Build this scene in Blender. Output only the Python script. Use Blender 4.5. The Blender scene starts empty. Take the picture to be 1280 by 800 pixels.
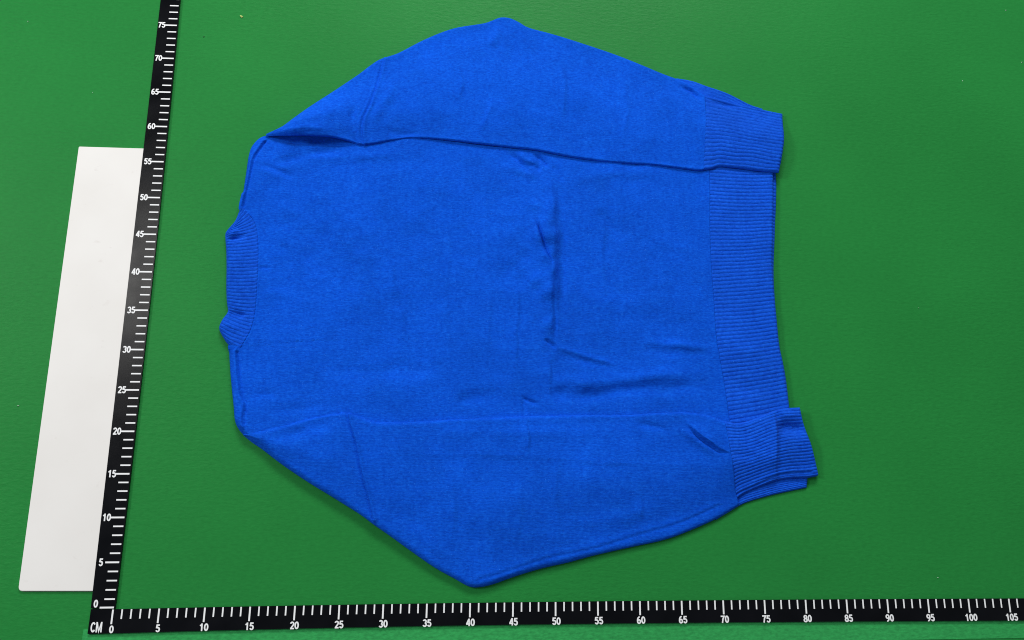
import bpy, bmesh, math, random
import numpy as np

S = bpy.context.scene
COL = S.collection
random.seed(4)
RNG = np.random.default_rng(11)
CM = 0.01

# ------------------------------------------------------------------ camera
F_PX, W_PX, H_PX = 1062.03, 1280.0, 800.0
CAM = np.array([38.149, 6.011, 103.798])            # cm, origin at the zero mark of the rulers
RV = np.array([-0.2643, -0.0663, 0.0007])


def rodrigues(r):
    t = np.linalg.norm(r)
    k = r / t
    K = np.array([[0, -k[2], k[1]], [k[2], 0, -k[0]], [-k[1], k[0], 0]])
    return np.eye(3) + np.sin(t) * K + (1 - np.cos(t)) * K @ K


R_WC = rodrigues(RV) @ np.diag([1.0, -1.0, -1.0])   # world -> camera (x right, y down, z forward)

cam = bpy.data.cameras.new('camera')
cam.sensor_width = 36.0
cam.lens = F_PX / W_PX * 36.0
cam.clip_start = 0.02
cam.clip_end = 50
camo = bpy.data.objects.new('camera', cam)
COL.objects.link(camo)
from mathutils import Matrix, Vector
M = (R_WC.T @ np.diag([1.0, -1.0, -1.0]))
camo.matrix_world = Matrix.Translation(Vector(CAM * CM)) @ Matrix(M.tolist()).to_4x4()
S.camera = camo

# ------------------------------------------------------------------ world and lamps
wd = bpy.data.worlds.new('World')
S.world = wd
wd.use_nodes = True
wd.node_tree.nodes['Background'].inputs[0].default_value = (0.90, 0.95, 1.0, 1)
wd.node_tree.nodes['Background'].inputs[1].default_value = 0.25


def area(name, loc, target, sx, sy, power, col):
    l = bpy.data.lights.new(name, 'AREA')
    l.shape = 'RECTANGLE'
    l.size, l.size_y, l.energy, l.color = sx, sy, power, col
    o = bpy.data.objects.new(name, l)
    COL.objects.link(o)
    o.location = loc
    d = Vector(target) - Vector(loc)
    o.rotation_euler = d.to_track_quat('-Z', 'Y').to_euler()
    return o


area('ceiling_lamp', (0.70, 3.1, 2.0), (0.50, 0.38, 0), 1.7, 0.8, 93, (1.0, 0.985, 0.95))
area('ceiling_lamp', (-2.6, 1.35, 2.45), (0.5, 0.38, 0), 1.0, 0.6, 58, (1.0, 0.98, 0.95))
area('ceiling_lamp', (-1.0, 1.15, 2.5), (0.0, 0.38, 0), 0.7, 0.25, 11, (1.0, 0.98, 0.95))
S.cycles.pixel_filter_type = 'BLACKMAN_HARRIS'
S.cycles.filter_width = 1.05
S.view_settings.view_transform = 'Standard'
S.view_settings.look = 'None'
S.view_settings.exposure = 0.05
S.view_settings.gamma = 1.0


# ------------------------------------------------------------------ helpers
def at(pts, z=0.0):
    """photograph pixels -> points (cm) on the level z above the table"""
    p = np.atleast_2d(np.asarray(pts, float))
    d = np.stack([(p[:, 0] - W_PX / 2) / F_PX, (p[:, 1] - H_PX / 2) / F_PX, np.ones(len(p))], 1) @ R_WC
    z = np.broadcast_to(np.asarray(z, float), (len(p),))
    t = (z - CAM[2]) / d[:, 2]
    return CAM + d * t[:, None]


def tag(o, label=None, cat=None, group=None, kind=None):
    if label: o['label'] = label
    if cat: o['category'] = cat
    if group: o['group'] = group
    if kind: o['kind'] = kind
    return o


def empty(name, loc=(0, 0, 0)):
    o = bpy.data.objects.new(name, None)
    o.empty_display_size = 0.03
    COL.objects.link(o)
    o.location = loc
    return o


def link(name, me, mat, parent=None):
    o = bpy.data.objects.new(name, me)
    if mat and not me.materials: me.materials.append(mat)
    COL.objects.link(o)
    if parent:
        o.parent = parent
        o.matrix_parent_inverse = Matrix.Translation(-Vector(parent.location))
    return o


def mesh_np(name, V, faces, smooth=True):
    me = bpy.data.meshes.new(name)
    me.from_pydata((np.asarray(V) * CM).tolist(), [], faces)
    me.validate()
    if smooth:
        me.polygons.foreach_set('use_smooth', [True] * len(me.polygons))
    me.update()
    return me


def catmull(P, n=12):
    P = np.asarray(P, float)
    if len(P) < 3: return P
    Q = np.vstack([2 * P[0] - P[1], P, 2 * P[-1] - P[-2]])
    out = []
    for i in range(1, len(Q) - 2):
        t = np.linspace(0, 1, n, endpoint=False)[:, None]
        a, b, c, d = Q[i - 1], Q[i], Q[i + 1], Q[i + 2]
        out.append(0.5 * ((2 * b) + (-a + c) * t + (2 * a - 5 * b + 4 * c - d) * t ** 2 + (-a + 3 * b - 3 * c + d) * t ** 3))
    out.append(Q[-2][None])
    return np.vstack(out)


def resample(P, s):
    """points at the arc-length fractions s"""
    if len(P) == len(s): return P
    L = np.concatenate([[0], np.cumsum(np.linalg.norm(np.diff(P, axis=0), axis=1))])
    L /= L[-1]
    return np.stack([np.interp(s, L, P[:, k]) for k in range(P.shape[1])], 1)


def dist_poly(X, P):
    """distance, signed side and fraction along of points X (n,2) to the polyline P (m,2)"""
    n = len(X)
    best = np.full(n, 1e9); side = np.zeros(n); frac = np.zeros(n)
    seg = np.diff(P, axis=0)
    L = np.linalg.norm(seg, axis=1)
    cum = np.concatenate([[0], np.cumsum(L)])
    for i in range(len(seg)):
        if L[i] < 1e-6: continue
        d = X - P[i]
        t = np.clip((d @ seg[i]) / L[i] ** 2, 0, 1)
        e = d - t[:, None] * seg[i]
        q = np.hypot(e[:, 0], e[:, 1])
        m = q < best
        best[m] = q[m]
        side[m] = np.sign(seg[i][0] * e[m, 1] - seg[i][1] * e[m, 0])
        frac[m] = (cum[i] + t[m] * L[i]) / cum[-1]
    return best, side, frac


def smooth(a, b, x):
    t = np.clip((x - a) / (b - a), 0, 1)
    return t * t * (3 - 2 * t)


def vnoise(X, Y, scale, seed=0):
    """smooth value noise in -1..1"""
    r = np.random.default_rng(seed)
    G = r.uniform(-1, 1, (64, 64))
    x = X / scale + 20; y = Y / scale + 20
    i = np.floor(x).astype(int); j = np.floor(y).astype(int)
    fx = x - i; fy = y - j
    fx = fx * fx * (3 - 2 * fx); fy = fy * fy * (3 - 2 * fy)
    g = lambda a, b: G[a % 64, b % 64]
    return (g(i, j) * (1 - fx) + g(i + 1, j) * fx) * (1 - fy) + (g(i, j + 1) * (1 - fx) + g(i + 1, j + 1) * fx) * fy


# ------------------------------------------------------------------ materials
def new_mat(name):
    m = bpy.data.materials.new(name)
    m.use_nodes = True
    nt = m.node_tree
    return m, nt, nt.nodes['Principled BSDF']


def N(nt, t, **kw):
    n = nt.nodes.new(t)
    for k, v in kw.items():
        if hasattr(n, k): setattr(n, k, v)
        else: n.inputs[k].default_value = v
    return n


def plain(name, col, rough=0.5, spec=0.5):
    m, nt, b = new_mat(name)
    b.inputs['Base Color'].default_value = (*col, 1)
    b.inputs['Roughness'].default_value = rough
    b.inputs['Specular IOR Level'].default_value = spec
    return m


def mapped(nt, scale, rot=0.0):
    tc = N(nt, 'ShaderNodeTexCoord')
    mp = N(nt, 'ShaderNodeMapping')
    mp.inputs['Scale'].default_value = scale
    mp.inputs['Rotation'].default_value = (0, 0, rot)
    nt.links.new(tc.outputs['Object'], mp.inputs['Vector'])
    return mp.outputs[0]


def ramp(nt, src, stops):
    r = N(nt, 'ShaderNodeValToRGB')
    e = r.color_ramp.elements
    while len(e) < len(stops): e.new(0.5)
    for el, (p, c) in zip(e, stops):
        el.position = p
        el.color = (*c, 1) if len(c) == 3 else c
    nt.links.new(src, r.inputs[0])
    return r.outputs[0]


def mix(nt, a, b, fac, mode='MIX'):
    n = N(nt, 'ShaderNodeMix', data_type='RGBA', blend_type=mode)
    if isinstance(fac, (int, float)): n.inputs[0].default_value = fac
    else: nt.links.new(fac, n.inputs[0])
    for s, v in ((6, a), (7, b)):
        if isinstance(v, tuple): n.inputs[s].default_value = (*v, 1)
        else: nt.links.new(v, n.inputs[s])
    return n.outputs[2]


BLUE = (0.0030, 0.080, 0.64)


def knit(name, rib=False):
    BASE = (0.0045, 0.078, 0.62) if rib else BLUE
    m, nt, b = new_mat(name)
    L = nt.links
    # broad, uneven dye / nap
    big = N(nt, 'ShaderNodeTexNoise', Scale=1.0, Detail=4.0, Roughness=0.6)
    L.new(mapped(nt, (16, 20, 20)), big.inputs['Vector'])
    nap = N(nt, 'ShaderNodeTexNoise', Scale=1.0, Detail=3.0, Roughness=0.65)
    L.new(mapped(nt, (230, 620, 300)), nap.inputs['Vector'])
    nap2 = N(nt, 'ShaderNodeTexNoise', Scale=1.0, Detail=3.0, Roughness=0.6)
    L.new(mapped(nt, (500, 140, 300)), nap2.inputs['Vector'])
    c1 = ramp(nt, big.outputs[0], [(0.3, tuple(c * 0.88 for c in BASE)), (0.7, tuple(c * 1.09 for c in BASE))])
    dark = ramp(nt, nap.outputs[0], [(0.32, (0.55, 0.60, 0.70)), (0.5, (0.97, 0.97, 0.97)), (0.70, (1.9, 1.5, 1.16))])
    c2 = mix(nt, c1, dark, 0.72, 'MULTIPLY')
    d2 = ramp(nt, nap2.outputs[0], [(0.30, (0.78, 0.8, 0.86)), (0.7, (1.25, 1.18, 1.08))])
    c3 = mix(nt, c2, d2, 0.35, 'MULTIPLY')
    stk = N(nt, 'ShaderNodeTexNoise', Scale=1.0, Detail=3.0, Roughness=0.6)
    L.new(mapped(nt, (170, 14, 100)), stk.inputs['Vector'])
    c3 = mix(nt, c3, ramp(nt, stk.outputs[0], [(0.32, (0.86, 0.88, 0.92)), (0.68, (1.14, 1.1, 1.05))]), 0.4, 'MULTIPLY')
    mid = N(nt, 'ShaderNodeTexNoise', Scale=1.0, Detail=4.0, Roughness=0.7, Distortion=0.6)
    L.new(mapped(nt, (75, 95, 90), 0.3), mid.inputs['Vector'])
    c3 = mix(nt, c3, ramp(nt, mid.outputs[0], [(0.32, (0.84, 0.87, 0.91)), (0.68, (1.18, 1.13, 1.06))]), 0.7, 'MULTIPLY')
    # single pale fibres
    fib = N(nt, 'ShaderNodeTexNoise', Scale=1.0, Detail=2.0, Roughness=0.7)
    L.new(mapped(nt, (900, 500, 500), 0.7), fib.inputs['Vector'])
    ff = ramp(nt, fib.outputs[0], [(0.66, (0, 0, 0)), (0.76, (1, 1, 1))])
    c4 = mix(nt, c3, (0.03, 0.19, 0.80), ff)
    L.new(c4, b.inputs['Base Color'])
    b.inputs['Roughness'].default_value = 0.95
    b.inputs['Specular IOR Level'].default_value = 0.03
    b.inputs['Sheen Weight'].default_value = 0.06 if not rib else 0.08
    b.inputs['Sheen Roughness'].default_value = 0.6
    b.inputs['Sheen Tint'].default_value = (0.10, 0.30, 1.0, 1) if not rib else (0.18, 0.33, 1.0, 1)
    # relief: wales running along x, plus stitches and nap
    wv = N(nt, 'ShaderNodeTexWave', wave_type='BANDS', bands_direction='Y', wave_profile='SIN')
    wv.inputs['Scale'].default_value = 1.0
    wv.inputs['Distortion'].default_value = 5.0
    wv.inputs['Detail'].default_value = 2.0
    wv.inputs['Detail Scale'].default_value = 0.6
    L.new(mapped(nt, (60, 205, 100)), wv.inputs['Vector'])
    add = N(nt, 'ShaderNodeMath', operation='MULTIPLY_ADD')
    L.new(nap.outputs[0], add.inputs[0]); add.inputs[1].default_value = 1.5
    wm = N(nt, 'ShaderNodeMath', operation='MULTIPLY')
    L.new(wv.outputs['Fac'], wm.inputs[0]); wm.inputs[1].default_value = 0.3
    L.new(wm.outputs[0], add.inputs[2])
    bp = N(nt, 'ShaderNodeBump', Strength=0.35 if not rib else 0.22, Distance=0.0006)
    L.new(add.outputs[0], bp.inputs['Height'])
    L.new(bp.outputs[0], b.inputs['Normal'])
    return m


M_KNIT = knit('blue_stockinette')
M_RIB = knit('blue_rib_knit', True)


def green_mat(name, base, rough, wav, fuzz):
    m, nt, b = new_mat(name)
    L = nt.links
    big = N(nt, 'ShaderNodeTexNoise', Scale=1.0, Detail=5.0, Roughness=0.55)
    L.new(mapped(nt, (4, 4, 4)), big.inputs['Vector'])
    c1 = ramp(nt, big.outputs[0], [(0.3, tuple(c * 0.93 for c in base)), (0.7, tuple(c * 1.06 for c in base))])
    fine = N(nt, 'ShaderNodeTexNoise', Scale=1.0, Detail=4.0, Roughness=0.65)
    L.new(mapped(nt, (150, 330, 200), 0.12), fine.inputs['Vector'])
    c2 = mix(nt, c1, ramp(nt, fine.outputs[0], [(0.3, (1 - fuzz,) * 3), (0.7, (1 + fuzz,) * 3)]), 1.0, 'MULTIPLY')
    L.new(c2, b.inputs['Base Color'])
    b.inputs['Roughness'].default_value = rough
    b.inputs['Specular IOR Level'].default_value = 0.06
    lea = N(nt, 'ShaderNodeTexNoise', Scale=1.0, Detail=5.0, Roughness=0.62, Distortion=0.5)
    L.new(mapped(nt, (95, 260, 120), 0.10), lea.inputs['Vector'])
    # the embossing is worn flat in patches
    wear = N(nt, 'ShaderNodeTexNoise', Scale=1.0, Detail=2.0)
    L.new(mapped(nt, (3.1, 3.4, 3)), wear.inputs['Vector'])
    mu = N(nt, 'ShaderNodeMath', operation='MULTIPLY')
    L.new(lea.outputs[0], mu.inputs[0])
    L.new(ramp(nt, wear.outputs[0], [(0.35, (0.25,) * 3), (0.65, (1,) * 3)]), mu.inputs[1])
    bp = N(nt, 'ShaderNodeBump', Strength=wav, Distance=0.001)
    L.new(mu.outputs[0], bp.inputs['Height'])
    L.new(bp.outputs[0], b.inputs['Normal'])
    return m


M_GREEN = green_mat('green_leatherette', (0.0170, 0.200, 0.041), 0.40, 0.65, 0.08)
M_EDGE = green_mat('pale_green_felt', (0.030, 0.300, 0.080), 0.6, 0.5, 0.22)


def card_mat():
    m, nt, b = new_mat('white_card')
    L = nt.links
    n = N(nt, 'ShaderNodeTexNoise', Scale=1.0, Detail=4.0, Roughness=0.5)
    L.new(mapped(nt, (9, 9, 9)), n.inputs['Vector'])
    c = ramp(nt, n.outputs[0], [(0.3, (0.73, 0.715, 0.70)), (0.7, (0.775, 0.765, 0.755))])
    s = N(nt, 'ShaderNodeTexNoise', Scale=1.0, Detail=3.0, Roughness=0.6, Distortion=1.0)
    L.new(mapped(nt, (38, 70, 40)), s.inputs['Vector'])
    f = ramp(nt, s.outputs[0], [(0.66, (0, 0, 0)), (0.82, (0.5, 0.5, 0.5))])
    L.new(mix(nt, c, (0.60, 0.56, 0.54), f), b.inputs['Base Color'])
    b.inputs['Roughness'].default_value = 0.55
    b.inputs['Specular IOR Level'].default_value = 0.3
    return m


M_CARD = card_mat()


def ruler_mat():
    m, nt, b = new_mat('black_vinyl')
    L = nt.links
    n = N(nt, 'ShaderNodeTexNoise', Scale=1.0, Detail=3.0)
    L.new(mapped(nt, (30, 30, 30)), n.inputs['Vector'])
    L.new(ramp(nt, n.outputs[0], [(0.3, (0.0012, 0.0016, 0.0028)), (0.7, (0.0026, 0.003, 0.0048))]), b.inputs['Base Color'])
    L.new(ramp(nt, n.outputs[0], [(0.3, (0.20,) * 3), (0.7, (0.27,) * 3)]), b.inputs['Roughness'])
    b.inputs['Specular IOR Level'].default_value = 0.14
    return m


M_RULER = ruler_mat()
M_INK = plain('white_ink', (0.80, 0.82, 0.84), 0.5, 0.3)

# ------------------------------------------------------------------ table
def slab(name, xs, ys, z0, z1, mat, parent=None):
    V = [(x, y, z) for z in (z0, z1) for (x, y) in ((xs[0], ys[0]), (xs[1], ys[0]), (xs[1], ys[1]), (xs[0], ys[1]))]
    Fc = [(3, 2, 1, 0), (4, 5, 6, 7), (0, 1, 5, 4), (1, 2, 6, 5), (2, 3, 7, 6), (3, 0, 4, 7)]
    return link(name, mesh_np(name, V, Fc, False), mat, parent)


tag(slab('table_surface', (-75, 190), (-45, 200), -2.5, 0.0, M_GREEN), kind='structure')


def strip(top, bot, z0, z1, sub=1):
    """a thin solid strip between two matching edges (lists of xy in cm)"""
    n = len(top)
    V = []
    for a, b in zip(top, bot):
        V += [(a[0], a[1], z0), (a[0], a[1], z1), (b[0], b[1], z1), (b[0], b[1], z0)]
    Fc = []
    for i in range(n - 1):
        p, q = 4 * i, 4 * i + 4
        for k in range(4):
            Fc.append((p + k, p + (k + 1) % 4, q + (k + 1) % 4, q + k))
    Fc += [(3, 2, 1, 0), (4 * n - 4, 4 * n - 3, 4 * n - 2, 4 * n - 1)]
    return V, Fc


def strip_obj(name, top, bot, z0, z1, mat, parent=None, bevel=0.0):
    V, Fc = strip(top, bot, z0, z1)
    me = bpy.data.meshes.new(name)
    me.from_pydata((np.array(V) * CM).tolist(), [], Fc)
    bm = bmesh.new(); bm.from_mesh(me)
    bmesh.ops.recalc_face_normals(bm, faces=bm.faces)
    bm.to_mesh(me); bm.free()
    return link(name, me, mat, parent)


# paler felt strip along the near edge of the table
xs = np.linspace(0, 1, 30)
e_top = at([(104, 791.5), (320, 786.5), (620, 780), (920, 777), (1280, 775), (1420, 774)])
e_top = resample(catmull(e_top), xs)
e_bot = at([(101, 812), (320, 811), (620, 808), (920, 803), (1280, 797.5), (1420, 796)])
e_bot = resample(catmull(e_bot), xs)
e_top[:, 1] += 0.4
strip_obj('felt_edge_strip', e_top[:, :2], e_bot[:, :2], 0.0, 0.05, M_EDGE)['kind'] = 'structure'

# ------------------------------------------------------------------ white card
ct = at([(98.5, 183), (181, 185.5)], 0.25)
cb = at([(22.5, 739), (122, 739)], 0.25)


def rounded_plate(name, quad, rad, z0, z1, mat, parent=None):
    P = []
    n = len(quad)
    for i in range(n):
        a, b, c = quad[i - 1], quad[i], quad[(i + 1) % n]
        u = (a - b) / np.linalg.norm(a - b); v = (c - b) / np.linalg.norm(c - b)
        p0, p1 = b + u * rad[i], b + v * rad[i]
        for t in np.linspace(0, 1, 7):
            P.append((1 - t) ** 2 * p0 + 2 * t * (1 - t) * b + t * t * p1)
    P = np.array(P)
    m = len(P)
    cen = P.mean(0)
    ins = P + (cen - P) / np.linalg.norm(cen - P, axis=1)[:, None] * 0.06
    V = [(*p, z0) for p in P] + [(*p, z1 - 0.05) for p in P] + [(*p, z1) for p in ins]
    Fc = [tuple(range(m))[::-1], tuple(range(2 * m, 3 * m))]
    for i in range(m):
        j = (i + 1) % m
        Fc += [(i, j, m + j, m + i), (m + i, m + j, 2 * m + j, 2 * m + i)]
    me = bpy.data.meshes.new(name)
    me.from_pydata((np.array(V) * CM).tolist(), [], Fc)
    bm = bmesh.new(); bm.from_mesh(me)
    bmesh.ops.recalc_face_normals(bm, faces=bm.faces)
    bm.to_mesh(me); bm.free()
    return link(name, me, mat, parent)


card = rounded_plate('blank_card', [cb[0, :2], cb[1, :2], ct[1, :2], ct[0, :2]], [0.5, 0.1, 0.1, 0.15], 0.004, 0.25, M_CARD)
tag(card, 'long blank white card lying flat beside the upright black ruler', 'card')

# ------------------------------------------------------------------ rulers
ZR0, ZR1 = 0.004, 0.30
H5 = [(141.7, 761), (198.7, 760.5), (256.2, 759.7), (313, 758.3), (369, 757), (424.3, 756), (479.2, 755.2), (533.7, 754), (587.7, 753.2),
      (641.2, 752.5), (694.5, 752.2), (747.2, 751.7), (799.7, 751.2), (852, 751), (903.5, 750.1), (955.2, 749.9), (1006.9, 749.5),
      (1058, 749), (1109, 748.7), (1159.8, 748.6), (1210.3, 748.4), (1260.4, 748)]
V5 = [(142.5, 760.7), (149, 703), (155, 647), (162, 592.5), (167.7, 539.5), (173.7, 487.7), (179.7, 437), (185.2, 388), (190, 340),
      (195, 293.2), (200, 247.2), (204.5, 202.5), (208.5, 158.5), (213.2, 115.5), (217, 73.2), (221.2, 32)]


def scale_line(pts, t0, deg=3):
    P = at(pts, ZR1)[:, :2]
    t = np.arange(len(P)) * 5.0
    fx = np.polyfit(t, P[:, 0], deg); fy = np.polyfit(t, P[:, 1], deg)
    return lambda s: np.stack([np.polyval(fx, s), np.polyval(fy, s)], -1)


hline = scale_line(H5, 0)
vline = scale_line(V5, 0)
FONT = {}


def arc(cx, cy, rx, ry, a0, a1, n=14):
    return [(cx + rx * math.cos(math.radians(a0 + (a1 - a0) * i / n)), cy + ry * math.sin(math.radians(a0 + (a1 - a0) * i / n))) for i in range(n + 1)]


# strokes of each character in a cell 0.56 wide and 1 high (stroke centres)
GLYPH = {
    '0': [arc(0.28, 0.5, 0.19, 0.41, 0, 360, 28)],
    '1': [[(0.31, 0.0), (0.31, 1.0)], [(0.31, 0.90), (0.22, 0.79), (0.08, 0.71)]],
    '2': [arc(0.28, 0.70, 0.19, 0.215, 170, -25) + [(0.36, 0.46), (0.10, 0.085)], [(0.04, 0.085), (0.53, 0.085)]],
    '3': [arc(0.27, 0.715, 0.175, 0.20, 160, -80), arc(0.27, 0.29, 0.195, 0.215, 85, -165)],
    '4': [[(0.39, 0.0), (0.39, 1.0)], [(0.37, 0.95), (0.07, 0.30)], [(0.0, 0.285), (0.54, 0.285)]],
    '5': [[(0.50, 0.91), (0.165, 0.91), (0.11, 0.50)], arc(0.275, 0.335, 0.19, 0.26, 135, -160)],
    '6': [arc(0.28, 0.31, 0.185, 0.235, 0, 360, 24), arc(0.35, 0.42, 0.26, 0.50, 190, 78)],
    '7': [[(0.04, 0.91), (0.50, 0.91), (0.32, 0.55), (0.22, 0.0)]],
    '8': [arc(0.28, 0.72, 0.165, 0.195, 0, 360, 24), arc(0.28, 0.29, 0.195, 0.215, 0, 360, 24)],
    '9': [arc(0.28, 0.69, 0.185, 0.235, 0, 360, 24), arc(0.21, 0.58, 0.26, 0.50, 10, -102)],
    'C': [arc(0.32, 0.5, 0.23, 0.41, 38, 322, 22)],
    'M': [[(0.09, 0.0), (0.09, 1.0)], [(0.67, 0.0), (0.67, 1.0)], [(0.11, 0.95), (0.38, 0.08), (0.65, 0.95)]],
}
ADV = {'C': 0.66, 'M': 0.78}


def text_mesh(txt, height, squeeze=0.92, bold=0.19):
    key = (txt, height)
    if key in FONT: return FONT[key]
    V, Fc, x0, lay = [], [], 0.0, 0
    total = sum(ADV.get(c, 0.58) for c in txt)
    for ch in txt:
        for st in GLYPH[ch]:
            P = np.array(st, float)
            n = len(P)
            T = np.diff(P, axis=0)
            T /= np.linalg.norm(T, axis=1)[:, None] + 1e-9
            closed = np.linalg.norm(P[0] - P[-1]) < 1e-6
            base = len(V)
            for i in range(n):
                t0 = T[i - 1] if i > 0 else (T[-1] if closed else T[0])
                t1 = T[i] if i < n - 1 else (T[0] if closed else T[-1])
                m = t0 + t1
                m /= np.linalg.norm(m) + 1e-9
                nrm = np.array([-m[1], m[0]])
                k = bold / 2 / max(0.45, abs(float(nrm @ np.array([-t0[1], t0[0]]))))
                for sg in (-1, 1):
                    q = P[i] + nrm * k * sg
                    V.append(((q[0] + x0 - total / 2) * squeeze * height * CM, (q[1] - 0.5) * height * CM, lay * 2e-5))
            for i in range(n - 1):
                a = base + 2 * i
                Fc.append((a, a + 2, a + 3, a + 1))
            lay += 1
        x0 += ADV.get(ch, 0.58)
    me = bpy.data.meshes.new('numeral')
    me.from_pydata(V, [], Fc)
    bm = bmesh.new(); bm.from_mesh(me)
    for f in bm.faces:
        f.normal_update()
        if f.normal.z < 0: f.normal_flip()
    bm.to_mesh(me); bm.free()
    me.materials.append(M_INK)
    FONT[key] = me
    return me


def tick_mesh(length, width):
    me = bpy.data.meshes.new('tick_mark')
    l, w = length * CM, width * CM / 2
    me.from_pydata([(0, -w, 0), (l, -w, 0), (l, w, 0), (0, w, 0)], [], [(0, 1, 2, 3)])
    me.materials.append(M_INK)
    return me


T_MINOR, T_MAJOR = tick_mesh(1.02, 0.17), tick_mesh(1.55, 0.19)
T_MINOR2, T_MAJOR2 = tick_mesh(1.15, 0.17), tick_mesh(1.55, 0.19)


def put(name, me, parent, xy, rot, z):
    o = bpy.data.objects.new(name, me)
    COL.objects.link(o)
    o.parent = parent
    o.location = (xy[0] * CM - parent.location.x, xy[1] * CM - parent.location.y, z * CM)
    o.rotation_euler = (0, 0, rot)
    return o


ZI = ZR1 + 0.012
# lower ruler
hr = empty('ruler', tuple(np.append(hline(0.0), 0) * CM))
tag(hr, 'black ruler marked 0 to 105 lying along the near table edge', 'ruler')
s = np.linspace(-0.1, 112, 60)
top = hline(s)
bot_px = at([(109, 792.8), (140, 791.5), (320, 787.4), (460, 783.6), (620, 781), (760, 779.6), (920, 778), (1090, 776.8), (1280, 775.6), (1340, 775.4)], ZR1)[:, :2]
kb = np.polyfit(bot_px[:, 0], bot_px[:, 1], 3)
bot = np.stack([top[:, 0] - 0.15, np.polyval(kb, top[:, 0] - 0.15)], 1)
corner_top = at([(113.6, 761.6)], ZR1)[0, :2]
corner_bot = at([(109.3, 792.6)], ZR1)[0, :2]
top = np.vstack([corner_top, top]); bot = np.vstack([corner_bot, bot])
strip_obj('ruler_strip', top, bot, ZR0, ZR1, M_RULER, hr)
for k in range(0, 110):
    p = hline(float(k)) + (hline(k + 0.1) - hline(k - 0.1)) * 0
    put('tick_mark', T_MAJOR if k % 5 == 0 else T_MINOR, hr, p + np.array([0.0, -0.03]), -math.pi / 2 - 0.02, ZI)
    if k % 5 == 0 and k <= 105:
        put('numeral', text_mesh(str(k), 0.81, 1.08), hr, p + np.array([0.06, -2.13]), 0.01, ZI)
cmk = at([(120.5, 784)], ZI)[0, :2]
put('unit_lettering', text_mesh('CM', 1.1, 0.80, 0.17), hr, cmk, 0.0, ZI)

# upright ruler
vr = empty('ruler', tuple(np.append(vline(0.0), 0) * CM))
tag(vr, 'black ruler marked 0 to 75 running away upright beside the white card', 'ruler')
left_px = at([(113.6, 761), (118, 703), (130, 620), (143.7, 485), (153, 420), (156.5, 400), (167.5, 300), (178, 200), (199.5, 0)], ZR1)[:, :2]
s = np.linspace(0.05, 84, 50)
right = vline(s)
kl = np.polyfit(left_px[:, 1], left_px[:, 0], 1)
left = np.stack([np.polyval(kl, right[:, 1]), right[:, 1]], 1)
right = right + np.array([0.14, 0])
strip_obj('ruler_strip', left, right, ZR0, ZR1 - 0.003, M_RULER, vr)
for k in range(0, 83):
    p = vline(float(k))
    put('tick_mark', T_MAJOR2 if k % 5 == 0 else T_MINOR2, vr, p + np.array([0.0, 0.02 if k else 0.12]), math.pi, ZI)
    if k % 5 == 0 and k <= 80:
        wdt = 1.92 if k >= 10 else 1.95
        put('numeral', text_mesh(str(k), 0.84, 1.0), vr, p + np.array([-wdt - 0.06, 0.04 if k else 0.55]), 0.0, ZI)

# ------------------------------------------------------------------ the sweater
sweater = empty('sweater', tuple(np.append(at([(620, 380)])[0, :2], 0) * CM))
tag(sweater, 'bright blue crew neck knitted sweater lying face down with both sleeves folded over its back', 'sweater')


def curve(px, z):
    return catmull(at(px, z)[:, :2])


def spaced(n, a=0.0, b=0.0):
    """0..1, denser towards the start (a) and the end (b)"""
    t = np.linspace(0, 1, n)
    w = 1 - a * np.exp(-(t / 0.06)) - b * np.exp(-((1 - t) / 0.06))
    c = np.concatenate([[0], np.cumsum((w[1:] + w[:-1]) / 2)])
    return c / c[-1]


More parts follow.
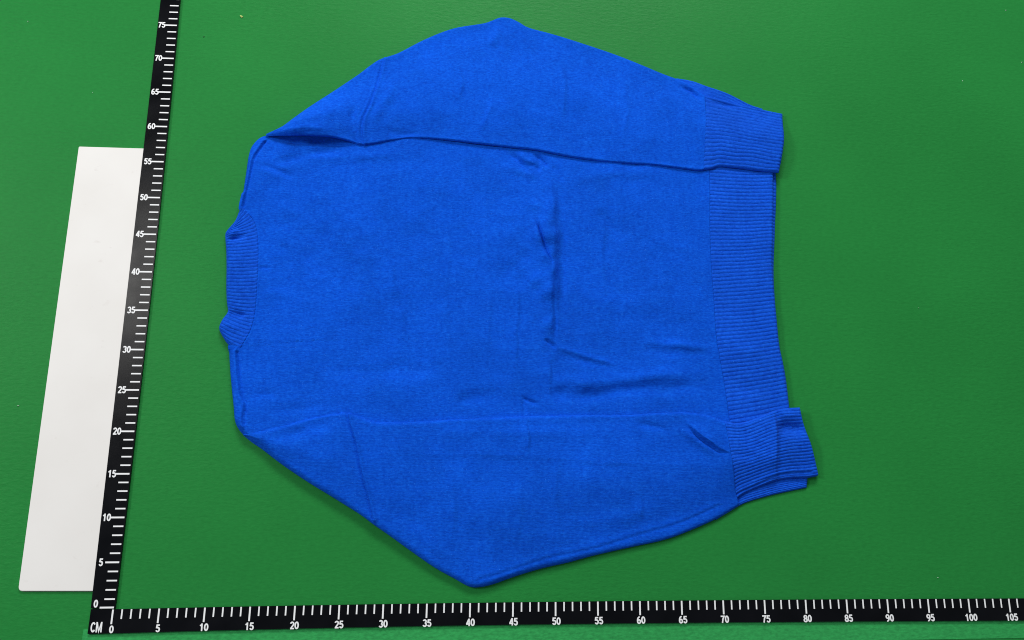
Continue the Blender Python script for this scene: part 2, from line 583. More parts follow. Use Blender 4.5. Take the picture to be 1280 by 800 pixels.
class Sheet:
    """cloth surface between four edges: c0 (v=0), c1 (v=1) run along u; d0 (u=0), d1 (u=1) run along v"""
    def __init__(self, c0, c1, d0, d1, us, vs, free):
        self.us, self.vs = us, vs
        A, B = resample(c0, us), resample(c1, us)
        C, D = resample(d0, vs), resample(d1, vs)
        U, V = np.meshgrid(us, vs, indexing='ij')
        u, v = U[..., None], V[..., None]
        P00, P10, P01, P11 = (A[0] + C[0]) / 2, (A[-1] + D[0]) / 2, (B[0] + C[-1]) / 2, (B[-1] + D[-1]) / 2
        XY = (1 - v) * A[:, None] + v * B[:, None] + (1 - u) * C[None] + u * D[None] \
            - ((1 - u) * (1 - v) * P00 + u * (1 - v) * P10 + (1 - u) * v * P01 + u * v * P11)
        self.X, self.Y, self.U, self.V = XY[..., 0], XY[..., 1], U, V
        E = {'c0': XY[:, 0], 'c1': XY[:, -1], 'd0': XY[0], 'd1': XY[-1]}
        self.E = E
        flat = XY.reshape(-1, 2)
        d = np.full(len(flat), 1e9)
        for k in free:
            q = dist_poly(flat, resample(E[k], np.linspace(0, 1, 160)))[0]
            d = np.minimum(d, q)
        self.d = d.reshape(U.shape)
        self.flat = flat

    def edge_round(self, r):
        t = np.clip(1 - self.d / r, 0, 1)
        return np.sqrt(np.clip(1 - t * t, 0, 1))

    def creases(self, lst, z=0.9):
        out = np.zeros(len(self.flat))
        wx, wy = self.flat[:, 0], self.flat[:, 1]
        warp = self.flat + np.stack([0.11 * vnoise(wx, wy, 1.9, 51) + 0.035 * vnoise(wx, wy, 0.6, 52), 0.11 * vnoise(wx, wy, 1.9, 53) + 0.035 * vnoise(wx, wy, 0.6, 54)], 1)
        vary = 1.0 + 0.35 * vnoise(wx, wy, 1.5, 55)
        GAIN = 2.25
        for (px, kind, amp, w, w2) in lst:
            P = curve(px, z) if len(px) > 2 else at(px, z)[:, :2]
            d, s, f = dist_poly(self.flat if kind == 'seam' else warp, P)
            fade = np.clip(np.minimum(f, 1 - f) / 0.35, 0, 1)
            fade = fade * fade * (3 - 2 * fade) * vary
            if kind == 'ridge':
                out += GAIN * amp * fade * np.exp(-(d / w) ** 2)
            elif kind == 'fold':      # steep on the left of the line's direction, long on its right
                out += GAIN * amp * fade * np.where(s < 0, np.exp(-(d / w2)), np.exp(-(d / w) ** 2))
            elif kind == 'seam':      # stitched groove with a welt beside it; no fading at its ends
                out += amp * (-np.exp(-(d / w) ** 2) + 0.8 * np.exp(-((d * s - w2) / w2) ** 2))
        return out.reshape(self.U.shape)

    def solid(self, Z, floor):
        nu, nv = Z.shape
        Vt = np.stack([self.X, self.Y, Z], -1).reshape(-1, 3)
        idx = np.arange(nu * nv).reshape(nu, nv)
        q = np.stack([idx[:-1, :-1], idx[1:, :-1], idx[1:, 1:], idx[:-1, 1:]], -1).reshape(-1, 4)
        # rim and underside on a coarse grid
        iu = np.unique(np.concatenate([np.arange(0, nu, 3), [nu - 1]]))
        iv = np.unique(np.concatenate([np.arange(0, nv, 3), [nv - 1]]))
        Vb = np.stack([self.X, self.Y, np.minimum(floor, Z - 0.01)], -1)
        loop = [(i, 0) for i in range(nu)] + [(nu - 1, j) for j in range(1, nv)] + \
               [(i, nv - 1) for i in range(nu - 2, -1, -1)] + [(0, j) for j in range(nv - 2, 0, -1)]
        rim = np.array([Vb[i, j] for i, j in loop])
        base = len(Vt)
        faces = q.tolist()
        m = len(loop)
        for k in range(m):
            a, b = loop[k], loop[(k + 1) % m]
            faces.append([int(idx[b]), int(idx[a]), base + k, base + (k + 1) % m])
        V2 = Vb[np.ix_(iu, iv)].reshape(-1, 3)
        b2 = base + m
        id2 = b2 + np.arange(len(iu) * len(iv)).reshape(len(iu), len(iv))
        faces += np.stack([id2[:-1, :-1], id2[:-1, 1:], id2[1:, 1:], id2[1:, :-1]], -1).reshape(-1, 4).tolist()
        Vall = np.vstack([Vt, rim, V2])
        # outline must run anticlockwise so that the cloth faces up
        A = Vt[q[len(q) // 2]]
        if np.cross(A[1] - A[0], A[2] - A[0])[2] < 0:
            faces = [f[::-1] for f in faces]
        return Vall, faces


def merge(parts):
    V, Fc, o = [], [], 0
    for v, f in parts:
        V.append(v); Fc += [[i + o for i in q] for q in f]; o += len(v)
    return np.vstack(V), Fc


ZB = 1.0            # height of the flat back panel
# ---- outlines in the photograph
NECK_SEAM = [(300, 262), (311, 268), (318, 278), (321.8, 292), (323, 310), (323, 334), (321.8, 357), (320.3, 381), (317, 400), (312.5, 414), (305, 427), (296, 436)]
BODY_LEFT = [(348, 167), (328, 170.5), (316.5, 180), (311, 192), (307, 217), (303.5, 240), (299.5, 258), (300.5, 264)] + NECK_SEAM[1:-1] + \
            [(297, 436), (291, 432.5), (286, 432), (286, 441), (287, 460), (289, 484), (291.5, 508), (293, 525), (297.5, 536), (305, 544.5), (316, 553), (328, 559)]
HEM_SEAM = [(884, 185), (887, 214), (887.5, 274), (889.3, 330), (892, 367), (895.3, 420), (900, 447), (907, 485), (912, 520), (918, 556)]
HEM_EDGE = [(966, 190), (967, 219), (967, 287), (966, 322), (967.5, 352), (971, 392), (974.5, 430), (979, 452), (983.5, 477), (988, 510), (994, 540)]

BODY_CREASES = [
    # broad, soft waves
    ([(676, 190), (682, 260), (684, 340), (682, 430), (684, 515)], 'fold', 0.17, 1.2, 4.5),
    ([(360, 250), (400, 290), (420, 340), (425, 400)], 'ridge', -0.13, 1.5, 0),
    ([(380, 230), (425, 265), (450, 320), (462, 380)], 'ridge', 0.10, 1.2, 0),
    ([(520, 200), (545, 260), (560, 330), (575, 420)], 'ridge', -0.09, 1.4, 0),
    ([(770, 240), (800, 290), (830, 350), (850, 400)], 'ridge', -0.10, 1.5, 0),
    ([(720, 370), (780, 380), (850, 372)], 'ridge', 0.09, 1.4, 0),
    ([(370, 450), (450, 465), (550, 458)], 'ridge', -0.09, 1.3, 0),
    # sharp dark nick and the long packing fold in the middle
    ([(667, 266), (671, 279), (676, 295), (683, 317), (688, 330), (693, 341)], 'ridge', -0.30, 0.17, 0),
    ([(662, 268), (668, 290), (676, 315), (684, 337)], 'ridge', 0.10, 0.5, 0),
    ([(683, 206), (688, 240), (692, 285), (691, 336), (690, 370), (692, 434)], 'fold', 0.30, 0.8, 2.8),
    ([(690, 215), (697, 280), (699, 345), (698, 390), (700, 440)], 'ridge', -0.13, 0.8, 0),
    ([(693, 336), (692, 370), (693, 405), (695, 440)], 'ridge', -0.12, 0.28, 0),
    ([(680, 424), (687, 430), (696, 438)], 'ridge', -0.16, 0.25, 0),
    ([(688, 431), (708, 439), (732, 445), (775, 459)], 'ridge', 0.09, 0.3, 0),
    ([(690, 438), (710, 446), (735, 452), (770, 464)], 'ridge', -0.06, 0.5, 0),
    ([(686, 442), (687, 470), (688, 515)], 'fold', 0.07, 0.2, 0.8),
    # ridge and broad hollow near the waistband
    ([(792, 427), (815, 428), (840, 431), (870, 433), (901, 437)], 'ridge', 0.08, 0.5, 0),
    ([(795, 437), (840, 441), (880, 443), (901, 446)], 'ridge', -0.06, 0.7, 0),
    ([(640, 497), (688, 492), (732, 494), (779, 488), (830, 484), (909, 485)], 'ridge', -0.16, 0.95, 0),
    ([(655, 483), (700, 478), (740, 480), (790, 474), (840, 470), (905, 470)], 'ridge', 0.11, 0.9, 0),
    ([(650, 494), (662, 501), (676, 507)], 'ridge', -0.15, 0.22, 0),
    ([(652, 497), (656, 507), (658, 520)], 'ridge', -0.12, 0.25, 0),
    ([(645, 330), (647, 380), (644, 440), (648, 490)], 'fold', 0.075, 0.25, 0.9),
    ([(560, 505), (600, 497), (640, 490)], 'ridge', -0.10, 1.0, 0),
    # puckers below the upper sleeve
    ([(632, 190), (645, 198), (660, 215)], 'ridge', -0.13, 0.35, 0),
    ([(648, 188), (655, 199), (672, 206)], 'ridge', 0.12, 0.4, 0),
    ([(664, 192), (676, 199), (686, 212)], 'ridge', -0.15, 0.3, 0),
    ([(620, 214), (640, 212), (660, 220), (680, 226)], 'ridge', 0.07, 0.6, 0),
    ([(690, 205), (697, 215), (703, 230)], 'ridge', -0.09, 0.35, 0),
    ([(655, 205), (668, 208), (676, 218)], 'ridge', -0.08, 0.28, 0),
    ([(673, 192), (674, 205), (673, 218)], 'ridge', -0.06, 0.25, 0),
    ([(745, 258), (757, 272), (768, 288), (782, 302)], 'ridge', -0.10, 0.8, 0),
    ([(700, 232), (730, 222), (790, 216), (850, 222)], 'ridge', 0.06, 0.9, 0),
    ([(800, 300), (850, 312), (885, 322)], 'ridge', 0.05, 0.9, 0),
    # long soft creases of the left half
    ([(430, 236), (459, 267), (478, 308), (490, 350), (499, 386), (507, 422), (520, 470)], 'fold', 0.11, 0.45, 1.6),
    ([(345, 275), (370, 290), (385, 320), (392, 350)], 'ridge', -0.10, 1.0, 0),
    ([(330, 268), (360, 262), (385, 275), (400, 300)], 'ridge', 0.08, 0.9, 0),
    ([(350, 300), (360, 320), (366, 340)], 'ridge', -0.07, 0.6, 0),
    ([(325, 366), (350, 368), (372, 376)], 'ridge', 0.05, 0.7, 0),
    ([(322, 334), (330, 334.5), (340, 336)], 'ridge', -0.07, 0.2, 0),
    ([(320, 203), (336, 209), (356, 217), (372, 224)], 'ridge', -0.10, 0.4, 0),
    ([(322, 210), (340, 218), (356, 226)], 'ridge', 0.06, 0.5, 0),
    ([(340, 192), (400, 197), (470, 195), (540, 190)], 'ridge', 0.07, 0.7, 0),
    ([(303, 500), (322, 493), (352, 494)], 'ridge', -0.06, 0.5, 0),
    ([(330, 206), (390, 192), (440, 186)], 'ridge', -0.12, 0.7, 0),
    ([(330, 515), (400, 508), (440, 503)], 'ridge', -0.05, 0.7, 0),
    ([(500, 470), (540, 460), (580, 452)], 'ridge', -0.05, 0.9, 0),
    ([(540, 220), (560, 300), (556, 380), (566, 470)], 'fold', 0.045, 0.4, 1.2),
    ([(608, 200), (606, 280), (612, 380), (604, 500)], 'fold', 0.045, 0.3, 1.0),
    ([(760, 230), (752, 330), (764, 420)], 'fold', 0.053, 0.4, 1.2),
    ([(336, 172), (369, 176), (405, 177), (445, 183)], 'ridge', -0.32, 0.45, 0),
    # shoulder seams that run beside the outer edge
    ([(304, 258), (307, 246), (311, 230), (315, 210), (318, 198), (324, 188), (331, 178)], 'seam', 0.22, 0.16, 0.26),
    ([(305, 530), (305, 520), (307, 505), (303, 496), (300, 480), (298, 460), (296.5, 441)], 'seam', 0.24, 0.18, 0.28),
    # stitched neck seam
]

body = Sheet(curve([(348, 167), (400, 156), (480, 150), (600, 150), (740, 165), (884, 185)], ZB),
             curve([(328, 559), (420, 556), (520, 556), (700, 552), (840, 548), (918, 556)], ZB),
             curve(BODY_LEFT, 0.45), curve(HEM_SEAM, ZB),
             spaced(430, 0.7, 0.0), spaced(330), ['c0', 'c1', 'd0'])
dd = np.full(len(body.flat), 1e9)
for ed in (body.E['c0'], body.E['c1'], curve(BODY_LEFT[:6], 0.45), curve(BODY_LEFT[-9:], 0.45)):
    dd = np.minimum(dd, dist_poly(body.flat, resample(ed, np.linspace(0, 1, 90)))[0])
body.d = dd.reshape(body.U.shape)
und = 0.13 * vnoise(body.X, body.Y, 6.5, 1) + 0.065 * vnoise(body.X, body.Y, 2.8, 2) + 0.016 * vnoise(body.X, body.Y, 1.0, 3)
inside = smooth(0.1, 0.7, body.d)
dn = dist_poly(body.flat, curve(NECK_SEAM, ZB))[0].reshape(body.U.shape)
zb = 0.08 + (ZB - 0.08) * body.edge_round(0.75) + inside * und + body.creases(BODY_CREASES) * smooth(0.0, 0.35, body.d)
zb += 0.04 * np.exp(-((dn - 0.12) / 0.16) ** 2) * inside



def sleeve_sheet(outer, inner, d0, d1, us, vs):
    return Sheet(outer, inner, d0, d1, us, vs, ['c0', 'c1', 'd0'])


def rib(phase, amp):
    """rounded ribs with narrow grooves"""
    return 1.25 * amp * (np.abs(np.sin(np.pi * phase)) ** 0.5 - 0.8)


# ---- upper sleeve with the shoulder flap before it
U_OUT = [(333, 168.5), (354, 156), (385, 134), (416, 114), (447.5, 93), (462, 82), (475.6, 73.4), (497.5, 66), (525.6, 51.5), (550.6, 40.6), (572.5, 33.8),
         (604, 28.8), (616, 25), (625.6, 21.3), (638, 22), (650.6, 27.5), (662, 34), (690, 41.5), (718, 50), (765, 65.6), (796, 77.5), (827.5, 90.6), (846, 97.5), (862, 104), (882, 118)]
U_IN = [(333, 169.5), (350, 170.5), (369, 172), (395, 173), (416, 174), (435, 177), (454, 181.5), (479, 177.5), (497, 174.5), (516, 172.6), (557, 175), (604, 180.6), (640, 184.6),
        (671, 188), (718, 197), (765, 203), (815, 206), (840, 209), (871, 213.3), (880, 213)]
U_SEAM = [(879, 118), (880, 145), (879, 175), (879, 213)]
ARM_U = [(479, 72), (472.5, 100), (463, 131), (454.5, 150), (452.5, 169), (455, 183)]


def zmix(px, z0, z1):
    return catmull(at(px, z0)[:, :2])


def lift_curve(ctrl, U):
    return np.interp(U, [c[0] for c in ctrl], [c[1] for c in ctrl])


def cloth_up(out_px, in_px, seam_px, n_u, n_v, T, gap_in, gap_out, cre, seams, r, extra=None, z_out=0.4, z_in=1.2, t_in=0.30, r_in=0.2):
    co, ci = catmull(at(out_px, z_out)[:, :2]), catmull(at(in_px, z_in)[:, :2])
    sp = catmull(at(seam_px, np.linspace(z_out, z_in, len(seam_px)))[:, :2])
    d0 = np.vstack([co[0], (co[0] + ci[0]) / 2, ci[0]])
    sh = sleeve_sheet(co, ci, d0, sp, spaced(n_u, 0.75, 0.0), spaced(n_v, 0.6, 0.6))
    # distance from the outer edge decides whether the cloth lies on the table or on the body
    do = dist_poly(sh.flat, resample(sh.E['c0'], np.linspace(0, 1, 160)))[0].reshape(sh.U.shape)
    di = dist_poly(sh.flat, resample(sh.E['c1'], np.linspace(0, 1, 160)))[0].reshape(sh.U.shape)
    rel = do / (do + di + 1e-6)
    gi, go = lift_curve(gap_in, sh.U), lift_curve(gap_out, sh.U)
    floor = go + (ZB + gi - go) * smooth(0.0, 0.55, rel)
    und = 0.11 * vnoise(sh.X, sh.Y, 5.5, 5) + 0.055 * vnoise(sh.X, sh.Y, 2.4, 6) + 0.015 * vnoise(sh.X, sh.Y, 0.9, 7)
    ins = smooth(0.05, 0.6, sh.d)
    wid = np.clip((do + di) / 3.0, 0.12, 1)
    def rnd(d, q):
        t = np.clip(1 - d / q, 0, 1)
        return np.sqrt(np.clip(1 - t * t, 0, 1))
    prof = rnd(do, r) * (t_in + (T - t_in) * smooth(0, 0.3, 1 - rel)) * rnd(di, r_in)
    Z = floor + prof * wid + ins * und * wid + sh.creases(cre, 1.2) * smooth(0, 0.3, sh.d) + sh.creases(seams, 1.2) * smooth(-0.1, 0.15, sh.d)
    if extra is not None: Z = Z + extra(sh) * ins
    return sh, Z, floor, do, di


U_CRE = [
    ([(600, 170), (612, 140), (618, 120)], 'fold', 0.08, 0.4, 1.2),
    ([(625, 24), (622, 40), (612, 62)], 'ridge', 0.10, 0.7, 0),
    ([(640, 30), (640, 60), (632, 95)], 'ridge', -0.06, 0.9, 0),
    ([(560, 60), (575, 95), (572, 140)], 'fold', 0.075, 0.4, 1.2),
    ([(700, 60), (705, 110), (698, 170)], 'fold', 0.060, 0.4, 1.2),
    ([(780, 90), (782, 140), (775, 190)], 'fold', 0.060, 0.4, 1.2),
    ([(490, 90), (488, 120), (470, 150), (476, 170)], 'ridge', 0.08, 0.6, 0),
    ([(445, 130), (440, 150), (445, 168)], 'ridge', -0.09, 0.5, 0),
    ([(400, 138), (412, 152), (418, 168)], 'ridge', -0.05, 0.6, 0),
    ([(478, 160), (500, 168), (530, 168)], 'ridge', -0.06, 0.5, 0),
    ([(340, 172), (380, 166), (430, 168)], 'ridge', 0.10, 0.5, 0),
    ([(846, 104), (866, 112), (880, 126)], 'ridge', -0.16, 0.35, 0),
    ([(820, 110), (850, 130), (878, 150)], 'ridge', 0.05, 0.7, 0),
]
su, zu, fu, _, _ = cloth_up(U_OUT, U_IN, U_SEAM, 420, 120, 0.62,
                            [(0, 0.02), (0.03, 0.35), (0.08, 0.85), (0.14, 0.75), (0.2, 0.12), (0.3, 0.03), (0.38, 0.10), (0.5, 0.14), (0.7, 0.10), (0.9, 0.06), (1, 0.18)],
                            [(0, 0.1), (1, 0.05)], U_CRE,
                            [(ARM_U, 'seam', 0.20, 0.16, 0.26), ([(x - 7, y + 3) for x, y in ARM_U], 'seam', 0.08, 0.14, 0.22)], 0.6)

# ---- lower sleeve
L_OUT = [(303, 543.5), (314, 552.3), (328, 562), (353, 581), (384, 602), (419, 623.5), (450, 643), (467.5, 656), (489, 671), (511, 687), (542.5, 709), (567.5, 723),
         (586, 733), (600, 734), (617.5, 730), (649, 719), (680, 710), (711, 703), (742.5, 694.5), (789, 684), (830, 675), (860, 664.5), (895, 649), (912.5, 639), (924, 632)]
L_IN = [(304, 542), (311, 539.5), (322, 538), (353, 532), (390.6, 522), (419, 517), (434, 515.5), (453, 521.6), (472, 527), (515.6, 527), (562.5, 524), (607, 522), (654, 520),
        (716, 518.8), (779, 518.6), (819, 516), (857, 515), (888, 519.4), (905, 526)]
L_SEAM = [(924, 632), (918, 612), (914.5, 587), (911, 565), (908, 545), (905, 526)]
ARM_L = [(433, 513), (437.5, 532.5), (444, 554), (450, 585.6), (458, 617), (465, 648)]
L_CRE = [
    ([(916, 568), (899, 562), (886, 553), (874, 545), (864, 535), (852, 523)], 'fold', 0.25, 0.12, 0.8),
    ([(860, 535), (872, 547), (884, 556), (897, 565), (911, 570)], 'ridge', -0.11, 0.2, 0),
        ([(846, 532), (862, 546), (880, 559), (900, 572)], 'ridge', 0.12, 0.5, 0),
    ([(915, 584), (760, 578), (660, 570), (560, 568), (470, 566)], 'fold', 0.03, 0.35, 1.0),
    ([(500, 545), (600, 541), (720, 542), (830, 536)], 'ridge', 0.05, 0.8, 0),
    ([(790, 528), (815, 533), (838, 540)], 'ridge', -0.09, 0.4, 0),
    ([(656, 518), (659, 545), (660, 572)], 'fold', 0.09, 0.22, 0.7),
    ([(697, 560), (694, 620), (702, 690)], 'fold', 0.053, 0.4, 1.2),
    ([(560, 580), (566, 640), (560, 690)], 'fold', 0.060, 0.4, 1.2),
    ([(640, 590), (650, 640), (640, 690)], 'fold', 0.045, 0.4, 1.2),
    ([(790, 590), (800, 630), (798, 670)], 'fold', 0.045, 0.4, 1.2),
    ([(318, 547), (345, 545), (385, 537), (428, 529)], 'ridge', -0.12, 0.8, 0),
    ([(330, 555), (380, 570), (430, 580)], 'ridge', 0.06, 1.0, 0),
    ([(420, 530), (424, 560), (432, 590)], 'ridge', -0.05, 0.6, 0),
    ([(470, 640), (540, 680), (590, 715)], 'ridge', 0.07, 0.9, 0),
    ([(600, 724), (630, 716), (665, 704), (696, 695), (742, 686), (805, 667), (850, 654), (900, 632)], 'seam', 0.055, 0.2, 0.35),
    ([(700, 660), (760, 650), (840, 630)], 'ridge', 0.05, 0.9, 0),
]
sl, zl, fl, _, _ = cloth_up(L_OUT, L_IN, L_SEAM, 440, 150, 0.62,
                            [(0, -0.2), (0.05, -0.1), (0.2, 0.0), (1, 0.0)],
                            [(0, 0.1), (0.08, 0.5), (0.3, 0.62), (0.42, 0.4), (0.55, 0.16), (0.9, 0.08), (1, 0.08)], L_CRE,
                            [(ARM_L, 'seam', 0.27, 0.13, 0.28)], 0.7, None, 0.4, 1.2, 0.46, 0.42)


def split_sheet(sh, Z, floor, arm_px):
    """cut the sleeve cloth at the armhole seam: the part before it belongs to the back panel"""
    P = at(arm_px, 1.2)[:, :2]
    x_at = np.interp(np.linspace(0, 1, 5), np.linspace(0, 1, len(P)), P[:, 0])
    V, Fc = sh.solid(Z, floor)
    ys = P[:, 1]; o = np.argsort(ys)
    A, B = [], []
    xl = np.interp(V[:, 1], ys[o], P[o, 0])
    leftv = V[:, 0] < xl
    Fa = np.array([f for f in Fc], dtype=int)
    lf = leftv[Fa].sum(1) >= 2
    out = []
    for m in (lf, ~lf):
        f = Fa[m]
        ids, inv = np.unique(f, return_inverse=True)
        out.append((V[ids], inv.reshape(f.shape).tolist()))
    return out


fu_l, fu_r = split_sheet(su, zu, fu, ARM_U)
fl_l, fl_r = split_sheet(sl, zl, fl, ARM_L)
pan = merge([body.solid(zb, np.full(zb.shape, 0.01)), fu_l, fl_l])
back = link('back_panel', mesh_np('back_panel', *pan), M_KNIT, sweater)
sleeve_u = link('sleeve', mesh_np('sleeve', *fu_r), M_KNIT, sweater)
sleeve_l = link('sleeve', mesh_np('sleeve', *fl_r), M_KNIT, sweater)
sleeve_u['label'] = 'folded sleeve at the far side, its free edge shading the back'
sleeve_l['label'] = 'folded sleeve at the near side with a pointed elbow and a seam beside its edge'

# ---- waistband
NR = 76
vs = np.linspace(0, 1, NR * 8 + 1)


def waist(edge_px, zt, dz, seam_shift=0):
    sh = Sheet(catmull(at([HEM_SEAM[0], ((HEM_SEAM[0][0] + edge_px[0][0]) / 2, 189), edge_px[0]], zt)[:, :2]),
               catmull(at([HEM_SEAM[-1], ((HEM_SEAM[-1][0] + edge_px[-1][0]) / 2, 549), edge_px[-1]], zt)[:, :2]),
               curve(HEM_SEAM, zt), curve(edge_px, 0.5), spaced(60, 0.0, 0.8), vs, ['d1'])
    ph = sh.V * NR + 0.25 * vnoise(sh.X, sh.Y, 5.0, 21)
    Z = 0.06 + dz + (zt - 0.06 - dz) * sh.edge_round(0.45) + rib(ph, 0.095) * smooth(0.0, 0.3, sh.d + 0.05)
    Z += 0.13 * vnoise(sh.X, sh.Y, 6.5, 1) + 0.065 * vnoise(sh.X, sh.Y, 2.8, 2) - 0.02
    return sh, Z


w1, zw1 = waist(HEM_EDGE, ZB + 0.02, 0.35)
zw1 += w1.creases([([(905, 437), (935, 440), (960, 442)], 'ridge', 0.05, 0.8, 0), ([(905, 487), (935, 486), (970, 484)], 'ridge', -0.08, 0.8, 0)])
# the front hem peeks out below the back hem
HEM_FRONT = [(966, 190), (971, 222), (970.5, 270), (968.5, 322), (968.5, 352), (971.5, 392), (975.5, 430), (980, 452), (984.5, 477), (988.5, 510), (993, 540)]
w2, zw2 = waist(HEM_FRONT, 0.42, 0.0)
wb = merge([w1.solid(zw1, np.full(zw1.shape, 0.42)), w2.solid(np.minimum(zw2, 0.5), np.full(zw2.shape, 0.01))])
waistband = link('waistband', mesh_np('waistband', *wb), M_RIB, sweater)

# ---- neckband
N_TOP = [(300.5, 256), (297, 265), (293, 275), (286, 284)]
N_BOT = [(298, 440), (288, 434), (281, 426)]
# the ribs run from the seam (first point of each pair) to the outer edge (second point)
N_PAIRS = [((300.5, 256), (286, 284)), ((311, 268), (283, 287.5)), ((318, 278), (281, 291.5)), ((321.8, 292), (281, 299)), ((323, 310), (282, 313)), ((323, 334), (282.3, 335)),
           ((321.8, 357), (282, 357)), ((320.3, 378), (282.6, 375)), ((318.5, 392), (284, 386)), ((316.5, 402), (283, 391)), ((312.5, 414), (276.5, 400)), ((306, 426), (273.3, 411)), ((298, 440), (281, 426))]
NN = 42
vsn = np.linspace(0, 1, NN * 9 + 1)
ni, no = (resample(np.column_stack([catmull(at([p[k] for p in N_PAIRS], zk)[:, :2], 60), np.linspace(0, 1, 60 * 12 + 1)]), np.linspace(0, 1, 2000)) for k, zk in ((0, ZB + 0.05), (1, 0.6)))
nt_ = np.interp(vsn, np.linspace(0, 1, 2000), ni[:, 2])        # the same rib on both edges
ni = ni[:, :2]
no = np.stack([np.interp(nt_, np.linspace(0, 1, 721), q) for q in catmull(at([p[1] for p in N_PAIRS], 0.6)[:, :2], 60).T], 1)
nb = Sheet(curve(N_TOP, 0.6), curve(N_BOT, 0.6), ni, no, spaced(48, 0.3, 0.8), vsn, ['d1', 'c0', 'c1'])
dsn = dist_poly(nb.flat, ni)[0].reshape(nb.U.shape)
zn = (0.13 * vnoise(nb.X, nb.Y, 6.5, 1) + 0.065 * vnoise(nb.X, nb.Y, 2.8, 2) + 0.05) * smooth(0, 0.5, nb.d) + 0.12 + (ZB - 0.12) * nb.edge_round(0.7) + rib(nb.V * NN, 0.07) * smooth(0, 0.4, nb.d)
zn += 0.03 * np.exp(-((dsn - 0.15) / 0.14) ** 2) * smooth(0, 0.4, nb.d) * (1 + np.sin(2 * np.pi * nb.V * NN))
zn += nb.creases([([(283, 300), (296, 297), (312, 292)], 'ridge', -0.12, 0.3, 0), ([(284, 296), (292, 292), (300, 286)], 'ridge', 0.14, 0.4, 0),
                  ([(284, 391), (294, 392), (310, 396)], 'ridge', -0.12, 0.4, 0), ([(277, 404), (290, 408), (302, 414)], 'ridge', 0.08, 0.6, 0)])
neck = link('neckband', mesh_np('neckband', *nb.solid(zn, np.full(zn.shape, 0.03))), M_RIB, sweater)


# ---- cuffs
def cuff(c0_px, c1_px, d0_px, d1_px, n, z0, z1, T, floor_fn, free, amp, cre=(), seed=0, r=0.4, tin=0.3, flip=False):
    vs = np.linspace(0, 1, n * 9 + 1)
    def cc(px, z): return catmull(at(px, z)[:, :2])
    sh = Sheet(cc(c0_px, z0), cc(c1_px, z1), cc(d0_px, np.linspace(z0, z1, len(d0_px))), cc(d1_px, np.linspace(z0, z1, len(d1_px))), spaced(80, 0.0, 0.8), vs, free)
    fl = floor_fn(sh)
    ph = sh.V * n + 0.3 * vnoise(sh.X, sh.Y, 3.0, seed)
    Z = fl + (tin + (T - tin) * smooth(0, 0.3, sh.V if flip else 1 - sh.V)) * sh.edge_round(r) + rib(ph, amp) * smooth(0, 0.3, sh.d + 0.03) + (0.11 * vnoise(sh.X, sh.Y, 5.5, 5) + 0.055 * vnoise(sh.X, sh.Y, 2.4, 6)) * smooth(0.05, 0.6, sh.d)
    Z += sh.creases(cre, 1.1) * smooth(0, 0.3, sh.d)
    return sh, Z, fl


fl_u = lambda sh: 0.05 + (ZB + 0.18 - 0.08 * sh.U - 0.05) * smooth(0.0, 0.55, sh.V)
cu1 = cuff([(880, 118), (909, 126), (937, 133), (952.5, 136), (979, 141.6)], [(879, 213), (890, 211.5), (899, 208.8), (921, 210.3), (952.5, 214.3), (973.5, 216)],
           [(879, 118), (880, 145), (879, 175), (879, 213)], [(979, 141.6), (978.6, 175), (976, 200), (973.5, 216)],
           19, 0.5, 1.2, 0.62, fl_u, ['c0', 'c1', 'd1'], 0.09,
           [([(882, 122), (900, 128), (930, 133)], 'ridge', -0.1, 0.25, 0)], 31)
# the under layer of the far cuff, seen past the upper layer's edge
cu2 = cuff([(846, 97), (865, 100.3), (884, 107), (909, 115.6), (937, 129.5), (953, 135)], [(846, 160), (884, 165), (915, 170), (953, 180)],
           [(846, 97), (846, 130), (846, 160)], [(953, 135), (954, 155), (953, 180)],
           14, 0.3, 0.4, 0.30, lambda sh: np.full(sh.U.shape, 0.02), ['c0'], 0.05, (), 33, 0.3, 0.3)
cm1 = merge([cu1[0].solid(cu1[1], cu1[2]), cu2[0].solid(np.minimum(cu2[1], 0.36), cu2[2])])
cuff_u = link('cuff', mesh_np('cuff', *cm1), M_RIB, sleeve_u)

fl_l_ = lambda sh: 0.12 + 0.18 * sh.U + (ZB - 0.12 - 0.18 * sh.U) * smooth(0.0, 0.55, 1 - sh.V)
cl1 = cuff([(905, 526), (922, 528.5), (940, 524.5), (960, 516), (978, 510.5), (1000, 509)],
           [(921, 625), (930, 618), (950, 609), (970, 601.5), (987.5, 598.3), (1008, 597.5), (1023, 595)],
           [(905, 526), (908, 545), (911, 565), (914.5, 587), (918, 608), (921, 625)], [(1000, 509), (1005, 532.5), (1015, 560), (1024, 590), (1023, 595)],
           22, 1.2, 0.8, 0.6, fl_l_, ['c0', 'c1', 'd1'], 0.09,
           [([(962, 505), (966, 530), (968, 570), (971, 612)], 'fold', 0.2, 0.35, 1.8),
            ([(965, 532), (985, 535), (1012, 539)], 'ridge', -0.26, 0.7, 0), ([(968, 519), (985, 519), (1002, 520)], 'ridge', 0.08, 0.5, 0),
            ([(921, 618), (945, 607), (975, 594), (1015, 590)], 'seam', 0.10, 0.16, 0.3),
            ([(912, 566), (925, 570), (945, 570)], 'ridge', -0.08, 0.5, 0)], 41, 0.4, 0.46, True)
cl2 = cuff([(905, 600), (925, 590), (960, 585), (1008, 580)], [(895, 650), (912.5, 639.5), (930, 629.5), (955, 621.5), (980, 615.5), (1009, 609.5)],
           [(905, 600), (900, 625), (895, 650)], [(1008, 580), (1010, 596), (1009, 609.5)],
           13, 0.3, 0.3, 0.34, lambda sh: np.full(sh.U.shape, 0.06), ['c1', 'd1'], 0.06, (), 43, 0.35)
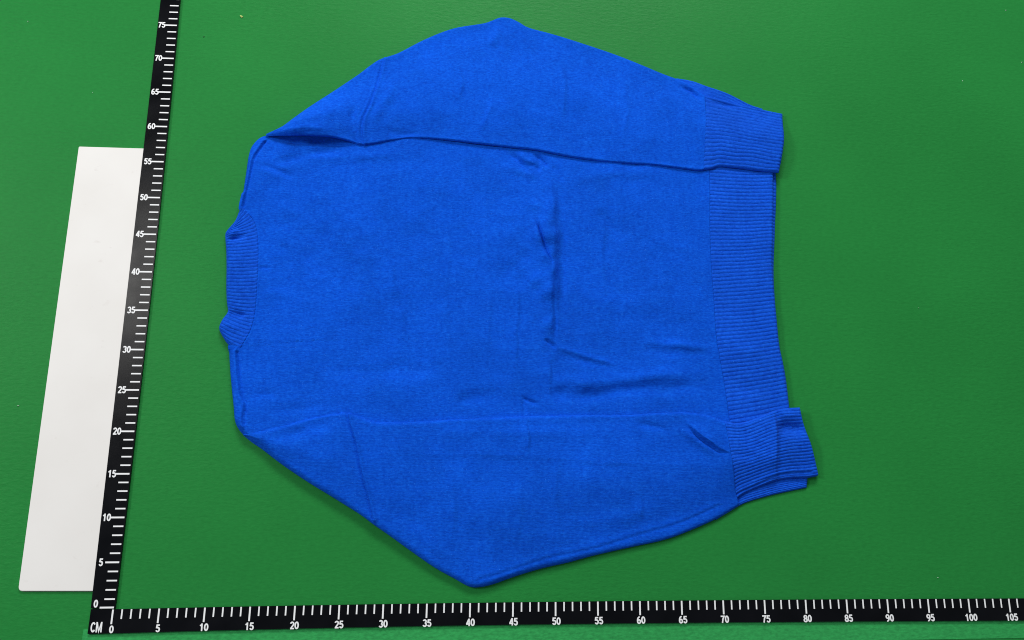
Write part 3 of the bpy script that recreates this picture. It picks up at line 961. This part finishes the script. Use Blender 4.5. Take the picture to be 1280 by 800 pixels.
cm2 = merge([cl1[0].solid(cl1[1], cl1[2]), cl2[0].solid(np.minimum(cl2[1], 0.45), cl2[2])])
cuff_l = link('cuff', mesh_np('cuff', *cm2), M_RIB, sleeve_l)

# ------------------------------------------------------------------ crumbs and lint on the table
M_YEL = plain('yellow_scrap', (0.62, 0.74, 0.22), 0.6, 0.3)
M_DRK = plain('dark_crumb', (0.012, 0.06, 0.02), 0.8, 0.2)
M_LINT = plain('pale_lint', (0.42, 0.60, 0.46), 0.9, 0.1)


def crumb(name, px, size, mat, label, cat, group=None, sy=0.7, seed=0):
    r = random.Random(seed)
    bm = bmesh.new()
    bmesh.ops.create_icosphere(bm, subdivisions=1, radius=size * CM / 2)
    for v in bm.verts:
        v.co *= r.uniform(0.6, 1.25)
        v.co.y *= sy
        v.co.z = max(v.co.z * 0.6, -size * CM * 0.14)
    me = bpy.data.meshes.new(name)
    bm.to_mesh(me); bm.free()
    o = link(name, me, mat)
    p = at([px])[0] * CM
    o.location = (p[0], p[1], size * CM * 0.145)
    o.rotation_euler = (0, 0, r.uniform(0, 3))
    tag(o, label, cat, group)


crumb('paper_scrap', (302, 21), 0.5, M_YEL, 'tiny yellow scrap on the green table right of the upright ruler', 'scrap', None, 0.7, 3)
crumb('dark_crumb', (255, 46), 0.22, M_DRK, 'tiny dark crumb near the yellow scrap by the upright ruler', 'crumb', None, 0.7, 5)
G = 'specks of lint on the table'
for k, (px, sz, lab) in enumerate([
        ((23, 507), 0.26, 'pale lint speck left of the white card'),
        ((35, 27), 0.22, 'pale lint speck in the far left corner of the table'),
        ((116, 116), 0.16, 'pale lint speck just beyond the far end of the white card'),
        ((1257, 13), 0.26, 'pale lint speck nearest the far right corner of the table'),
        ((1203, 101), 0.2, 'pale lint speck on the far right of the table, leftmost of the pair there'),
        ((1277, 78), 0.26, 'pale lint speck at the right margin of the table, rightmost of all'),
        ((1148, 385), 0.16, 'faint lint speck on the bare green right of the waistband'),
        ((1172, 722), 0.2, 'pale lint speck just above the lower ruler near its 95 mark')]):
    crumb('lint_speck', px, sz, M_LINT, lab, 'lint', G, 0.5, 20 + k)
